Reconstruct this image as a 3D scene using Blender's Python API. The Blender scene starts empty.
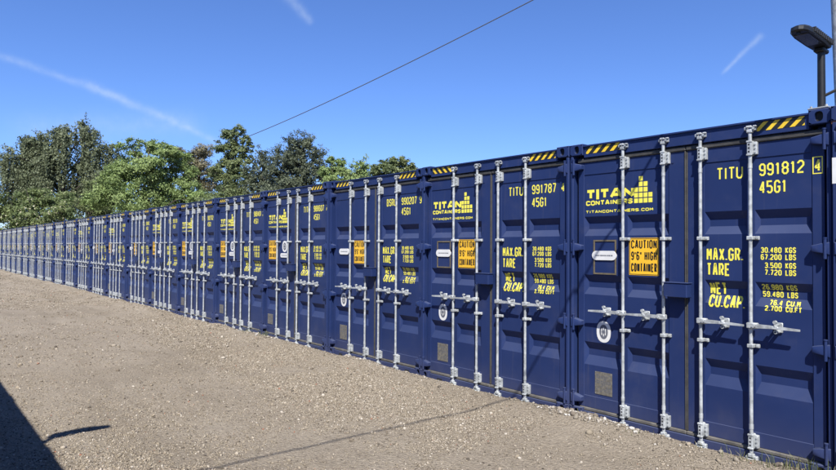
import bpy, bmesh, math, random
import numpy as np
from mathutils import Vector, Matrix

random.seed(7)
rng = np.random.default_rng(11)
SC = bpy.context.scene
COL = SC.collection

# ------------------------------------------------------------------ camera
F_PX, YAW, PITCH, ROLL = 625.09, 0.880397, 0.020982, 0.006367
CAM = Vector((1.6803, -5.5422, 1.7839))
PITCHW = 2.4699                       # spacing of the containers in the row
fw = Vector((-math.sin(YAW) * math.cos(PITCH), math.cos(YAW) * math.cos(PITCH), math.sin(PITCH)))
rt = Vector((math.cos(YAW), math.sin(YAW), 0))
up = rt.cross(fw)
rt2 = rt * math.cos(ROLL) + up * math.sin(ROLL)
up2 = -rt * math.sin(ROLL) + up * math.cos(ROLL)
cd = bpy.data.cameras.new('camera')
cam = bpy.data.objects.new('camera', cd)
COL.objects.link(cam)
cam.matrix_world = Matrix(((rt2.x, up2.x, -fw.x, CAM.x), (rt2.y, up2.y, -fw.y, CAM.y), (rt2.z, up2.z, -fw.z, CAM.z), (0, 0, 0, 1)))
cd.sensor_width = 36.0
cd.lens = F_PX / 836 * 36.0
cd.clip_end = 3000
SC.camera = cam


def pix_dir(px, py):
    """World direction of a point of the photograph (used to place far trees and the sky's contrails)."""
    d = fw + rt2 * ((px - 418) / F_PX) - up2 * ((py - 235) / F_PX)
    return d.normalized()


# ------------------------------------------------------------------ light
SUN = Vector((1.0, -0.82, 1.52)).normalized()
world = bpy.data.worlds.new('World')
SC.world = world
world.use_nodes = True
wn, wl = world.node_tree.nodes, world.node_tree.links
wn.clear()
sky = wn.new('ShaderNodeTexSky')
sky.sky_type = 'NISHITA'
sky.sun_disc = False
sky.sun_elevation = math.asin(SUN.z)
sky.sun_rotation = math.atan2(SUN.x, SUN.y)
sky.altitude = 50
sky.air_density = 1.0
sky.dust_density = 0.0
sky.ozone_density = 10.0
SKY_STRENGTH = 0.072
EXPOSURE = 0.9


class NT:
    """Small helper that chains math nodes."""
    def __init__(s, nodes, links):
        s.n, s.l = nodes, links

    def put(s, sock, v):
        if isinstance(v, bpy.types.NodeSocket):
            s.l.new(v, sock)
        else:
            sock.default_value = v

    def m(s, op, a, b=0.0, c=0.0, clamp=False):
        nd = s.n.new('ShaderNodeMath')
        nd.operation = op
        nd.use_clamp = clamp
        s.put(nd.inputs[0], a)
        s.put(nd.inputs[1], b)
        s.put(nd.inputs[2], c)
        return nd.outputs[0]

    def dot(s, a, v):
        nd = s.n.new('ShaderNodeVectorMath')
        nd.operation = 'DOT_PRODUCT'
        s.l.new(a, nd.inputs[0])
        nd.inputs[1].default_value = v
        return nd.outputs['Value']

    def noise(s, vec, scale, detail=4, rough=0.55, dist=0.0):
        nd = s.n.new('ShaderNodeTexNoise')
        s.l.new(vec, nd.inputs['Vector'])
        nd.inputs['Scale'].default_value = scale
        nd.inputs['Detail'].default_value = detail
        nd.inputs['Roughness'].default_value = rough
        nd.inputs['Distortion'].default_value = dist
        return nd.outputs['Fac']

    def step(s, v, lo, hi):
        nd = s.n.new('ShaderNodeMapRange')
        nd.interpolation_type = 'SMOOTHSTEP'
        s.l.new(v, nd.inputs['Value'])
        nd.inputs['From Min'].default_value = lo
        nd.inputs['From Max'].default_value = hi
        return nd.outputs['Result']

    def mix(s, fac, a, b):
        nd = s.n.new('ShaderNodeMix')
        nd.data_type = 'RGBA'
        s.put(nd.inputs['Factor'], fac)
        s.put(nd.inputs[6], a)
        s.put(nd.inputs[7], b)
        return nd.outputs[2]


w = NT(wn, wl)
tc = wn.new('ShaderNodeTexCoord')
DIR = tc.outputs['Generated']
ns1 = w.noise(DIR, 22, 5, 0.6)
ns2 = w.noise(DIR, 70, 4, 0.6)


def contrail(a, b, width0, width1, amp, wob):
    """A streak of thin cirrus between two directions of the sky."""
    A, B = pix_dir(*a), pix_dir(*b)
    n = A.cross(B).normalized()
    e1 = A
    e2 = n.cross(A).normalized()
    ang = math.atan2(B.dot(e2), B.dot(e1))
    along = w.m('DIVIDE', w.m('ARCTAN2', w.dot(DIR, e2), w.dot(DIR, e1)), ang)
    across = w.m('ADD', w.dot(DIR, n), w.m('MULTIPLY', w.m('SUBTRACT', ns1, 0.5), wob))
    wd = w.m('MULTIPLY_ADD', along, width1 - width0, width0)
    wd = w.m('MAXIMUM', wd, 0.0008)
    q = w.m('DIVIDE', across, wd)
    prof = w.m('POWER', 2.718, w.m('MULTIPLY', w.m('MULTIPLY', q, q), -1.0))
    ends = w.m('MULTIPLY', w.step(along, -0.12, 0.08), w.m('SUBTRACT', 1.0, w.step(along, 0.92, 1.08)))
    tex = w.m('MULTIPLY_ADD', ns2, 1.3, 0.05)
    return w.m('MULTIPLY', w.m('MULTIPLY', prof, ends), w.m('MULTIPLY', tex, amp))


cs = [contrail((-60, 36), (126, 99), 0.0045, 0.0050, 0.23, 0.010),
      contrail((92, 86), (220, 143), 0.0065, 0.0045, 0.28, 0.010),
      contrail((20, 128), (200, 124), 0.018, 0.016, 0.17, 0.02),
      contrail((278, -14), (312, 22), 0.010, 0.005, 0.24, 0.012),
      contrail((724, 72), (762, 35), 0.0022, 0.0040, 0.30, 0.006)]
tot = cs[0]
for c_ in cs[1:]:
    tot = w.m('ADD', tot, c_)
tot = w.m('MINIMUM', tot, 0.75)
tint = wn.new('ShaderNodeMix')
tint.data_type, tint.blend_type = 'RGBA', 'MULTIPLY'
tint.inputs['Factor'].default_value = 1.0
wl.new(sky.outputs['Color'], tint.inputs[6])
tint.inputs[7].default_value = (1.0, 1.03, 1.28, 1.0)
skycol = w.mix(tot, tint.outputs[2], (5.2, 6.2, 7.6, 1.0))
bg = wn.new('ShaderNodeBackground')
bg.inputs['Strength'].default_value = SKY_STRENGTH
wl.new(skycol, bg.inputs['Color'])
wo = wn.new('ShaderNodeOutputWorld')
wl.new(bg.outputs['Background'], wo.inputs['Surface'])

sd = bpy.data.lights.new('sun', 'SUN')
sd.energy = 5.0
sd.angle = math.radians(0.5)
sd.color = (1.0, 0.955, 0.88)
sun = bpy.data.objects.new('sun', sd)
COL.objects.link(sun)
sun.rotation_euler = SUN.to_track_quat('Z', 'Y').to_euler()
sun.location = (10, -10, 25)

SC.view_settings.view_transform = 'Standard'
SC.view_settings.look = 'None'
SC.view_settings.exposure = EXPOSURE
SC.view_settings.gamma = 1.0
SC.view_settings.use_curve_mapping = False
SC.cycles.use_denoising = True
SC.cycles.max_bounces = 6
SC.cycles.transparent_max_bounces = 8


# ------------------------------------------------------------------ materials
def material(name):
    m = bpy.data.materials.new(name)
    m.use_nodes = True
    n, l = m.node_tree.nodes, m.node_tree.links
    bs = n['Principled BSDF']
    return m, NT(n, l), bs


def plain(name, col, rough=0.5, metal=0.0, var=0.12, scale=9.0, bump=0.0, bscale=60):
    """A base colour with slight uneven wear."""
    m, t, bs = material(name)
    geo = t.n.new('ShaderNodeNewGeometry').outputs['Position']
    f = t.noise(geo, scale, 5, 0.6)
    col = tuple(c * .76 for c in col)
    a = tuple(c * (1 - var) for c in col) + (1,)
    b = tuple(min(1, c * (1 + var)) for c in col) + (1,)
    t.l.new(t.mix(t.step(f, 0.3, 0.7), a, b), bs.inputs['Base Color'])
    bs.inputs['Roughness'].default_value = rough
    bs.inputs['Metallic'].default_value = metal
    if bump:
        bp = t.n.new('ShaderNodeBump')
        bp.inputs['Strength'].default_value = bump
        bp.inputs['Distance'].default_value = 0.004
        t.l.new(t.noise(geo, bscale, 4), bp.inputs['Height'])
        t.l.new(bp.outputs['Normal'], bs.inputs['Normal'])
    return m


def paint_material():
    m, t, bs = material('navy_paint')
    geo = t.n.new('ShaderNodeNewGeometry').outputs['Position']
    big = t.noise(geo, 1.1, 4, 0.6)
    col = t.mix(t.step(big, 0.3, 0.7), (0.0105, 0.0222, 0.083, 1), (0.0132, 0.0268, 0.096, 1))
    # scattered dust, thicker in blotches, and a few pale scuffs
    d = t.m('MULTIPLY', t.step(t.noise(geo, 3.2, 6, 0.65), 0.48, 0.8), 0.07)
    sp = t.n.new('ShaderNodeSeparateXYZ')
    t.l.new(geo, sp.inputs[0])
    low = t.m('SUBTRACT', 1.0, t.step(t.m('ADD', sp.outputs['Z'], t.m('MULTIPLY', t.noise(geo, 5.0, 4), 0.25)), 0.12, 0.62))
    d = t.m('ADD', d, t.m('MULTIPLY', low, 0.10))
    col = t.mix(d, col, (0.20, 0.175, 0.145, 1))
    mp = t.n.new('ShaderNodeMapping')
    mp.inputs['Scale'].default_value = (7, 7, 1.2)
    t.l.new(geo, mp.inputs['Vector'])
    scuff = t.step(t.noise(mp.outputs[0], 3.0, 8, 0.75, 0.6), 0.71, 0.78)
    col = t.mix(t.m('MULTIPLY', scuff, 0.25), col, (0.16, 0.18, 0.23, 1))
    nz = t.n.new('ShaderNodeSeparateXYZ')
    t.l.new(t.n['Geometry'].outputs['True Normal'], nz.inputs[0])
    ledge_lift = t.m('MULTIPLY', t.step(nz.outputs['Z'], .15, .6), t.m('MULTIPLY_ADD', big, .22, .10))  # upward faces painted paler: dust, plus the brighter light on groove slopes
    col = t.mix(ledge_lift, col, (.120, .135, .175, 1))
    unit = t.n.new('ShaderNodeTexWhiteNoise')
    unit.noise_dimensions = '1D'
    t.l.new(t.m('FLOOR', t.m('DIVIDE', sp.outputs['X'], PITCHW)), unit.inputs['W'])
    col = t.mix(t.m('MULTIPLY', unit.outputs['Value'], .055), col, (.13, .15, .20, 1))
    mp2 = t.n.new('ShaderNodeMapping')
    mp2.inputs['Scale'].default_value = (16, 16, .7)
    t.l.new(geo, mp2.inputs['Vector'])
    run = t.m('MULTIPLY', t.step(t.noise(mp2.outputs[0], 2.0, 5, .65), .56, .74), t.m('MULTIPLY', t.step(big, .42, .62), .10))
    col = t.mix(run, col, (.17, .15, .125, 1))
    rst = t.m('MULTIPLY', t.step(t.noise(geo, 9.0, 6, .8), .735, .77), .55)
    col = t.mix(rst, col, (.13, .055, .028, 1))
    t.l.new(col, bs.inputs['Base Color'])
    t.l.new(t.m('MULTIPLY_ADD', big, 0.25, 0.40), bs.inputs['Roughness'])
    bs.inputs['Specular IOR Level'].default_value = 0.22
    bp = t.n.new('ShaderNodeBump')
    bp.inputs['Strength'].default_value = 0.35
    bp.inputs['Distance'].default_value = 0.006
    t.l.new(t.noise(geo, 3.5, 3), bp.inputs['Height'])
    t.l.new(bp.outputs['Normal'], bs.inputs['Normal'])
    return m


M = {}
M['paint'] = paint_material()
M['galv'] = plain('galvanised_steel', (0.44, 0.465, 0.475), 0.45, 0.15, 0.30, 17, 0.15, 90)
M['galv_dull'] = plain('dull_galvanised_steel', (0.40, 0.42, 0.42), 0.55, 0.3, 0.25, 25, 0.3, 70)
M['rubber'] = plain('door_seal_rubber', (0.047, 0.045, 0.043), 0.7, 0, 0.3, 12)
M['rubber_dusty'] = plain('dusty_seal_rubber', (0.115, 0.108, 0.097), 0.8, 0, 0.35, 8)
M['dark'] = plain('dark_recess', (0.012, 0.012, 0.015), 0.8)
M['yellow'] = plain('yellow_vinyl', (0.95, 0.86, 0.10), 0.5, 0, 0.08, 20)
M['hazard_yellow'] = plain('hazard_yellow_vinyl', (0.88, 0.60, 0.03), 0.5, 0, 0.1, 20)
M['pale_yellow'] = plain('pale_yellow_vinyl', (0.80, 0.74, 0.20), 0.5, 0, 0.1, 20)
M['black'] = plain('black_vinyl', (0.012, 0.012, 0.012), 0.5)
M['amber'] = plain('amber_sign_sheet', (0.96, 0.55, 0.032), 0.45, 0, 0.05, 6)
M['white'] = plain('white_vinyl', (0.78, 0.78, 0.76), 0.45, 0, 0.05, 10)
M['greyprint'] = plain('grey_print', (0.12, 0.13, 0.16), 0.6)
M['plate'] = plain('weathered_data_plate', (0.20, 0.185, 0.155), 0.55, 0.25, 0.3, 40)
M['brass'] = plain('dull_brown_metal', (0.20, 0.165, 0.105), 0.55, 0.3, 0.2, 20)
M['lampblack'] = plain('lamp_black_paint', (0.012, 0.013, 0.015), 0.45, 0.2, 0.2, 20)
M['lampfin'] = plain('lamp_dark_grey_casting', (0.026, 0.028, 0.031), 0.45, 0.4, 0.2, 20)
M['led'] = plain('lamp_lens', (0.05, 0.055, 0.065), 0.2, 0.0, 0.2, 30)
M['cable'] = plain('cable_sheath', (0.035, 0.034, 0.033), 0.6)
M['cable_grey'] = plain('grey_cable_sheath', (0.13, 0.128, 0.125), 0.6)
M['rust'] = plain('rusty_steel', (0.26, 0.10, 0.04), 0.8, 0, 0.4, 30)


# ------------------------------------------------------------------ mesh helpers
def props(o, label=None, cat=None, group=None, kind=None):
    for k, v in (('label', label), ('category', cat), ('group', group), ('kind', kind)):
        if v:
            o[k] = v
    return o


def empty(name, loc, rz=0.0):
    o = bpy.data.objects.new(name, None)
    o.empty_display_size = 0.2
    o.location = loc
    o.rotation_euler = (0, 0, rz)
    COL.objects.link(o)
    return o


class MB:
    """Collects faces for ONE mesh (one part)."""
    def __init__(s):
        s.v, s.f, s.mi = [], [], []
        s.mats = []
        s.cur = 0

    def mat(s, m):
        if m not in s.mats:
            s.mats.append(m)
        s.cur = s.mats.index(m)
        return s

    def face(s, pts):
        b = len(s.v)
        s.v += [tuple(p) for p in pts]
        s.f.append(tuple(range(b, b + len(pts))))
        s.mi.append(s.cur)

    def mesh(s, vs, fs):
        b = len(s.v)
        s.v += [tuple(p) for p in vs]
        for f in fs:
            s.f.append(tuple(i + b for i in f))
            s.mi.append(s.cur)

    def box(s, x0, x1, y0, y1, z0, z1, c=0.0):
        """Box; with c > 0 all edges are chamfered."""
        if c <= 0:
            vs = [(x, y, z) for x in (x0, x1) for y in (y0, y1) for z in (z0, z1)]
            s.mesh(vs, [(0, 1, 3, 2), (4, 6, 7, 5), (0, 4, 5, 1), (2, 3, 7, 6), (0, 2, 6, 4), (1, 5, 7, 3)])
            return
        c = min(c, (x1 - x0) * .45, (y1 - y0) * .45, (z1 - z0) * .45)
        bm = bmesh.new()
        bmesh.ops.create_cube(bm, size=1.0)
        for v in bm.verts:
            v.co = Vector(((x0 + x1) / 2 + v.co.x * (x1 - x0), (y0 + y1) / 2 + v.co.y * (y1 - y0), (z0 + z1) / 2 + v.co.z * (z1 - z0)))
        bmesh.ops.bevel(bm, geom=bm.edges[:], offset=c, segments=1, affect='EDGES')
        bm.verts.index_update()
        s.mesh([v.co[:] for v in bm.verts], [[v.index for v in f.verts] for f in bm.faces])
        bm.free()

    def cyl(s, p0, p1, r0, r1=None, n=12, caps=True):
        r1 = r0 if r1 is None else r1
        p0, p1 = Vector(p0), Vector(p1)
        d = (p1 - p0).normalized()
        a = d.orthogonal().normalized()
        b = d.cross(a)
        vs = []
        for k in range(n):
            t = 2 * math.pi * k / n
            e = a * math.cos(t) + b * math.sin(t)
            vs += [p0 + e * r0, p1 + e * r1]
        fs = [(2 * k, 2 * ((k + 1) % n), 2 * ((k + 1) % n) + 1, 2 * k + 1) for k in range(n)]
        if caps:
            fs += [tuple(2 * k for k in reversed(range(n))), tuple(2 * k + 1 for k in range(n))]
        s.mesh(vs, fs)

    def tube(s, pts, r, n=8):
        pts = [Vector(p) for p in pts]
        rs = r if isinstance(r, (list, tuple)) else [r] * len(pts)
        vs, fs = [], []
        ref = None
        for i, p in enumerate(pts):
            d = (pts[min(i + 1, len(pts) - 1)] - pts[max(i - 1, 0)]).normalized()
            if ref is None:
                ref = d.orthogonal().normalized()
            ref = (ref - d * ref.dot(d)).normalized()
            b = d.cross(ref)
            for k in range(n):
                t = 2 * math.pi * k / n
                vs.append(p + (ref * math.cos(t) + b * math.sin(t)) * rs[i])
        for i in range(len(pts) - 1):
            for k in range(n):
                fs.append((i * n + k, i * n + (k + 1) % n, (i + 1) * n + (k + 1) % n, (i + 1) * n + k))
        fs.append(tuple(reversed(range(n))))
        fs.append(tuple(range((len(pts) - 1) * n, len(pts) * n)))
        s.mesh(vs, fs)

    def data(s, name, smooth=False):
        me = bpy.data.meshes.new(name)
        me.from_pydata(s.v, [], s.f)
        for m in s.mats:
            me.materials.append(M[m])
        me.polygons.foreach_set('material_index', s.mi)
        me.update()
        bm = bmesh.new()
        bm.from_mesh(me)
        bmesh.ops.recalc_face_normals(bm, faces=bm.faces[:])
        bm.to_mesh(me)
        bm.free()
        if smooth:
            me.polygons.foreach_set('use_smooth', [True] * len(me.polygons))
            if hasattr(me, 'set_sharp_from_angle'):
                me.set_sharp_from_angle(angle=math.radians(40))
        return me


def link(name, me, parent=None, loc=None):
    o = bpy.data.objects.new(name, me)
    COL.objects.link(o)
    if parent:
        o.parent = parent
    if loc:
        o.location = loc
    return o


# ------------------------------------------------------------------ stroke lettering
GX, GY = 0.30, 0.15
O_ = [(GX, 0), (1 - GX, 0), (1, GY), (1, 1 - GY), (1 - GX, 1), (GX, 1), (0, 1 - GY), (0, GY), 'c']
GL = {
    '0': [O_], 'O': [O_],
    '1': [[(.15, .80), (.55, 1), (.55, 0)]],
    '2': [[(0, .80), (0, 1 - GY), (GX, 1), (1 - GX, 1), (1, 1 - GY), (1, .62), (0, .16), (0, 0), (1, 0)]],
    '3': [[(0, 1 - GY), (GX, 1), (1 - GX, 1), (1, 1 - GY), (1, .62), (.75, .52), (.3, .52)], [(.75, .52), (1, .42), (1, GY), (1 - GX, 0), (GX, 0), (0, GY)]],
    '4': [[(.72, 0), (.72, 1), (0, .28), (1, .28)]],
    '5': [[(1, 1), (0, 1), (0, .58), (1 - GX, .58), (1, .58 - GY), (1, GY), (1 - GX, 0), (GX, 0), (0, GY)]],
    '6': [[(1, .85), (1 - GX, 1), (GX, 1), (0, 1 - GY), (0, GY), (GX, 0), (1 - GX, 0), (1, GY), (1, .42), (1 - GX, .56), (.12, .56)]],
    '7': [[(0, 1), (1, 1), (.35, 0)]],
    '8': [[(GX, .53), (0, .66), (0, 1 - GY), (GX, 1), (1 - GX, 1), (1, 1 - GY), (1, .66), (1 - GX, .53), 'c'], [(GX, .53), (0, .40), (0, GY), (GX, 0), (1 - GX, 0), (1, GY), (1, .40), (1 - GX, .53)]],
    '9': [[(0, .15), (GX, 0), (1 - GX, 0), (1, GY), (1, 1 - GY), (1 - GX, 1), (GX, 1), (0, 1 - GY), (0, .58), (GX, .44), (.88, .44)]],
    'A': [[(0, 0), (.40, 1), (.60, 1), (1, 0)], [(.17, .30), (.83, .30)]],
    'B': [[(0, .52), (.7, .52), (1, .65), (1, 1 - GY), (.75, 1), (0, 1), (0, 0), (.75, 0), (1, GY), (1, .40), (.7, .52)]],
    'C': [[(1, .75), (1, 1 - GY), (1 - GX, 1), (GX, 1), (0, 1 - GY), (0, GY), (GX, 0), (1 - GX, 0), (1, GY), (1, .25)]],
    'D': [[(0, 0), (0, 1), (1 - GX, 1), (1, 1 - GY), (1, GY), (1 - GX, 0), 'c']],
    'E': [[(1, 1), (0, 1), (0, 0), (1, 0)], [(.1, .52), (.85, .52)]],
    'F': [[(1, 1), (0, 1), (0, 0)], [(.1, .52), (.85, .52)]],
    'G': [[(1, .78), (1, 1 - GY), (1 - GX, 1), (GX, 1), (0, 1 - GY), (0, GY), (GX, 0), (1 - GX, 0), (1, GY), (1, .48), (.55, .48)]],
    'H': [[(0, 0), (0, 1)], [(1, 0), (1, 1)], [(.1, .52), (.9, .52)]],
    'I': [[(.5, 0), (.5, 1)]],
    'K': [[(0, 0), (0, 1)], [(1, 1), (.12, .48), (1, 0)]],
    'L': [[(0, 1), (0, 0), (1, 0)]],
    'M': [[(0, 0), (0, 1), (.5, .35), (1, 1), (1, 0)]],
    'N': [[(0, 0), (0, 1), (1, 0), (1, 1)]],
    'P': [[(0, 0), (0, 1), (1 - GX, 1), (1, 1 - GY), (1, .60), (1 - GX, .45), (.1, .45)]],
    'R': [[(0, 0), (0, 1), (1 - GX, 1), (1, 1 - GY), (1, .60), (1 - GX, .46), (.1, .46)], [(.55, .46), (1, 0)]],
    'S': [[(1, .80), (1, 1 - GY), (1 - GX, 1), (GX, 1), (0, 1 - GY), (0, .66), (GX, .54), (1 - GX, .50), (1, .38), (1, GY), (1 - GX, 0), (GX, 0), (0, GY), (0, .2)]],
    'T': [[(0, 1), (1, 1)], [(.5, .97), (.5, 0)]],
    'U': [[(0, 1), (0, GY), (GX, 0), (1 - GX, 0), (1, GY), (1, 1)]],
    'X': [[(0, 0), (1, 1)], [(0, 1), (1, 0)]],
    '.': [[(.5, 0), (.5, .10)]],
    "'": [[(.5, 1), (.5, .72)]],
    '"': [[(.25, 1), (.25, .72)], [(.75, 1), (.75, .72)]],
}
NARROW = {'.': .35, "'": .4, '"': .6, 'I': .45, '1': .8, ' ': .55}


def split_sharp(pts):
    runs, cur = [], [pts[0]]
    for i in range(1, len(pts)):
        cur.append(pts[i])
        if i < len(pts) - 1:
            a = Vector(pts[i]) - Vector(pts[i - 1])
            b = Vector(pts[i + 1]) - Vector(pts[i])
            if a.length > 0 and b.length > 0 and a.normalized().dot(b.normalized()) < -.25:
                runs.append(cur)
                cur = [pts[i]]
    runs.append(cur)
    return runs


def ribbon(pts, t, closed):
    P = [Vector((p[0], p[1])) for p in pts]
    n = len(P)
    L, R = [], []
    for i in range(n):
        a = P[i] - P[i - 1] if (i > 0 or closed) else None
        b = P[(i + 1) % n] - P[i] if (i < n - 1 or closed) else None
        na = Vector((-a.y, a.x)).normalized() if a is not None and a.length > 1e-9 else None
        nb = Vector((-b.y, b.x)).normalized() if b is not None and b.length > 1e-9 else None
        if na is None:
            m = nb
        elif nb is None:
            m = na
        else:
            m = (na + nb)
            m = m / max(1 + na.dot(nb), 0.45)
        L.append(P[i] + m * t / 2)
        R.append(P[i] - m * t / 2)
    q = []
    for i in range(n if closed else n - 1):
        j = (i + 1) % n
        q.append([L[i], L[j], R[j], R[i]])
    return q


def text_quads(txt, x0, z0, h, wch, t, gap, width=None):
    """Quads (x, z, layer) of a line of stroke lettering; base line z0, cap height h."""
    adv = [(wch * NARROW.get(ch, 1.0)) for ch in txt]
    total = sum(adv) + gap * (len(txt) - 1)
    k = 1.0 if width is None else width / total
    out, x = [], x0
    for ch, a in zip(txt, adv):
        wc = a * k
        for li, pl in enumerate(GL.get(ch, [])):
            closed = pl[-1] == 'c'
            pts = pl[:-1] if closed else pl
            iw = max(wc - t, 0.0)
            pts = [(x + t / 2 + p[0] * iw, z0 + t / 2 + p[1] * (h - t)) for p in pts]
            for ri, run in enumerate([pts] if closed else split_sharp(pts)):
                for q in ribbon(run, t, closed):
                    out.append((q, li * 2 + ri))
        x += wc + gap * k
    return out


# ------------------------------------------------------------------ door surface
Y_FRAME, Y_PANEL, DEPTH, SLU = 0.050, 0.057, 0.040, 0.030
ROWS = [(1.924, 1.996, 2.060, 2.128), (1.310, 1.384, 1.448, 1.516), (0.572, 0.670, 0.735, 0.812)]
SECS = {0: [(0.150, 0.606), (0.660, 1.100)], 1: [(1.442, 1.812), (1.872, 2.309)]}
PANEL = {0: (0.150, 1.100), 1: (1.442, 2.309)}
PZ = (0.249, 2.570)
DOOR = {0: (0.078, 1.256), 1: (1.286, 2.398)}
DZ = (0.125, 2.700)


def clamp01(a):
    return max(0.0, min(1.0, a))


def door_y(u, z):
    for k in (0, 1):
        a, b = PANEL[k]
        if a <= u <= b and PZ[0] <= z <= PZ[1]:
            for (u0, u1) in SECS[k]:
                if u0 < u < u1:
                    fu = min(clamp01((u - u0) / SLU), clamp01((u1 - u) / SLU))
                    for (za, zb, zc, zd) in ROWS:
                        if za < z < zd:
                            fz = min(clamp01((z - za) / (zb - za)), clamp01((zd - z) / (zd - zc)))
                            return Y_PANEL + DEPTH * min(fu, fz)
            return Y_PANEL
    return Y_FRAME


def decal(mb, quads, lift=0.0016):
    """Lay flat print on the pressed door sheet, following its grooves."""
    bm = bmesh.new()
    lay = bm.faces.layers.int.new('l')
    for q, li in quads:
        vs = [bm.verts.new((p[0], 0, p[1])) for p in q]
        try:
            f = bm.faces.new(vs)
            f[lay] = li
        except ValueError:
            pass
    zs = [p[1] for q, _ in quads for p in q]
    us = [p[0] for q, _ in quads for p in q]
    for row in ROWS:
        for z in row:
            if min(zs) < z < max(zs):
                bmesh.ops.bisect_plane(bm, geom=bm.verts[:] + bm.edges[:] + bm.faces[:], plane_co=(0, 0, z), plane_no=(0, 0, 1))
    for k in (0, 1):
        for (u0, u1) in SECS[k]:
            for u in (u0, u0 + SLU, u1 - SLU, u1):
                if min(us) < u < max(us) and any(r[0] < max(zs) and r[3] > min(zs) for r in ROWS):
                    bmesh.ops.bisect_plane(bm, geom=bm.verts[:] + bm.edges[:] + bm.faces[:], plane_co=(u, 0, 0), plane_no=(1, 0, 0))
    for f in bm.faces:
        mb.face([(v.co.x, door_y(v.co.x, v.co.z) - lift - 0.0005 * f[lay], v.co.z) for v in f.verts])
    bm.free()


def rect_q(x0, x1, z0, z1):
    return [Vector((x0, z0)), Vector((x1, z0)), Vector((x1, z1)), Vector((x0, z1))]


def oval_pts(cx, cz, rx, rz, n=28, power=2.0):
    o = []
    for k in range(n):
        t = 2 * math.pi * k / n
        c, s_ = math.cos(t), math.sin(t)
        o.append((cx + rx * math.copysign(abs(c) ** (2 / power), c), cz + rz * math.copysign(abs(s_) ** (2 / power), s_)))
    return o


# ------------------------------------------------------------------ container parts (u = x from the left post, y = into the container)
W, H, LEN = 2.462, 2.896, 12.19
CACHE = {}


def cached(key, fn, smooth=False):
    if key not in CACHE:
        mb = MB()
        fn(mb)
        CACHE[key] = mb.data(key, smooth)
    return CACHE[key]


def body_mesh(mb):
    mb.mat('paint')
    y0, y1 = 0.16, LEN
    # corrugated sides
    per = 0.278
    for side in (0, 1):
        xo = 0.012 if side == 0 else W - 0.012
        sgn = 1 if side == 0 else -1
        y = y0
        prof = []
        while y < y1 - per:
            prof += [(y, 0), (y + .072, 0), (y + .139, .036), (y + .211, .036)]
            y += per
        prof += [(y, 0), (y1, 0)]
        for (ya, da), (yb, db) in zip(prof[:-1], prof[1:]):
            mb.face([(xo + sgn * da, ya, .16), (xo + sgn * db, yb, .16), (xo + sgn * db, yb, 2.80), (xo + sgn * da, ya, 2.80)])
        xa, xb = (0.004, 0.075) if side == 0 else (W - .075, W - .004)
        mb.box(xa, xb, y0, y1, 2.80, 2.872)
        mb.box(xa, xb, y0, y1, 0.02, .16)
    # corrugated roof
    y = y0 + .1
    prof = [(y0, 0)]
    while y < y1 - .3:
        prof += [(y, 0), (y + .09, .02), (y + .12, .02), (y + .2, 0)]
        y += .209
    prof += [(y1, 0)]
    for (ya, da), (yb, db) in zip(prof[:-1], prof[1:]):
        mb.face([(.075, ya, 2.855 + da), (W - .075, ya, 2.855 + da), (W - .075, yb, 2.855 + db), (.075, yb, 2.855 + db)])
    mb.face([(.03, y1 - .002, .03), (W - .03, y1 - .002, .03), (W - .03, y1 - .002, 2.86), (.03, y1 - .002, 2.86)])
    mb.face([(.03, y0, .10), (W - .03, y0, .10), (W - .03, y1, .10), (.03, y1, .10)])


def casting_mesh(mb, flip, bottom):
    """ISO corner fitting, outer size .162 x .178 x .118, with its oval hole in the front face."""
    x0, x1, y1, h = 0.0, 0.162, 0.178, 0.118
    c = 0.006
    mb.mat('paint')
    n = 20
    hole = oval_pts(.081 + (-.006 if flip else .006), .060, .031, .040, n, 2.6)
    rect = []
    for k in range(n):
        t = 2 * math.pi * k / n
        cx, sx = math.cos(t), math.sin(t)
        sc = 1 / max(abs(cx), abs(sx))
        rect.append((.081 + cx * sc * (.081 - c), .059 + sx * sc * (.059 - c)))
    for k in range(n):
        j = (k + 1) % n
        mb.face([(rect[k][0], 0, rect[k][1]), (rect[j][0], 0, rect[j][1]), (hole[j][0], 0, hole[j][1]), (hole[k][0], 0, hole[k][1])])
        mb.face([(hole[k][0], 0, hole[k][1]), (hole[j][0], 0, hole[j][1]), (hole[j][0], .03, hole[j][1]), (hole[k][0], .03, hole[k][1])])
    # chamfer ring and sides
    fr = [(c, c), (x1 - c, c), (x1 - c, h - c), (c, h - c)]
    ou = [(0, 0), (x1, 0), (x1, h), (0, h)]
    for k in range(4):
        j = (k + 1) % 4
        mb.face([(fr[k][0], 0, fr[k][1]), (fr[j][0], 0, fr[j][1]), (ou[j][0], c, ou[j][1]), (ou[k][0], c, ou[k][1])])
        mb.face([(ou[k][0], c, ou[k][1]), (ou[j][0], c, ou[j][1]), (ou[j][0], y1, ou[j][1]), (ou[k][0], y1, ou[k][1])])
    mb.face([(x0, y1, 0), (x1, y1, 0), (x1, y1, h), (x0, y1, h)])
    mb.mat('dark')
    mb.box(.042, .120, .030, .10, .016, .104)
    if not bottom:
        mb.mat('paint')
        mb.box(.02, .14, .03, .15, h, h + .006, .002)


def post_mesh(mb):
    """Front corner post: outer J section, and the recessed inner leg behind the door's edge (left post)."""
    mb.mat('paint')
    mb.box(.004, .040, .006, .150, .118, H - .118, .007)
    mb.box(.040, .130, .115, .150, .118, H - .118)


def header_mesh(mb):
    mb.mat('paint')
    mb.box(.164, W - .164, .022, .140, 2.752, 2.874, .004)
    mb.box(.164, W - .164, .004, .022, 2.868, 2.882)          # rain lip on the top edge
    mb.box(.120, W - .120, .120, .150, 2.700, 2.752)


def sill_mesh(mb):
    mb.mat('paint')
    mb.box(.164, W - .164, .022, .150, .004, .088, .004)
    mb.mat('dark')
    for u in (.36, W - .36):
        mb.box(u - .05, u + .05, .0205, .024, .010, .050)


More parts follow.
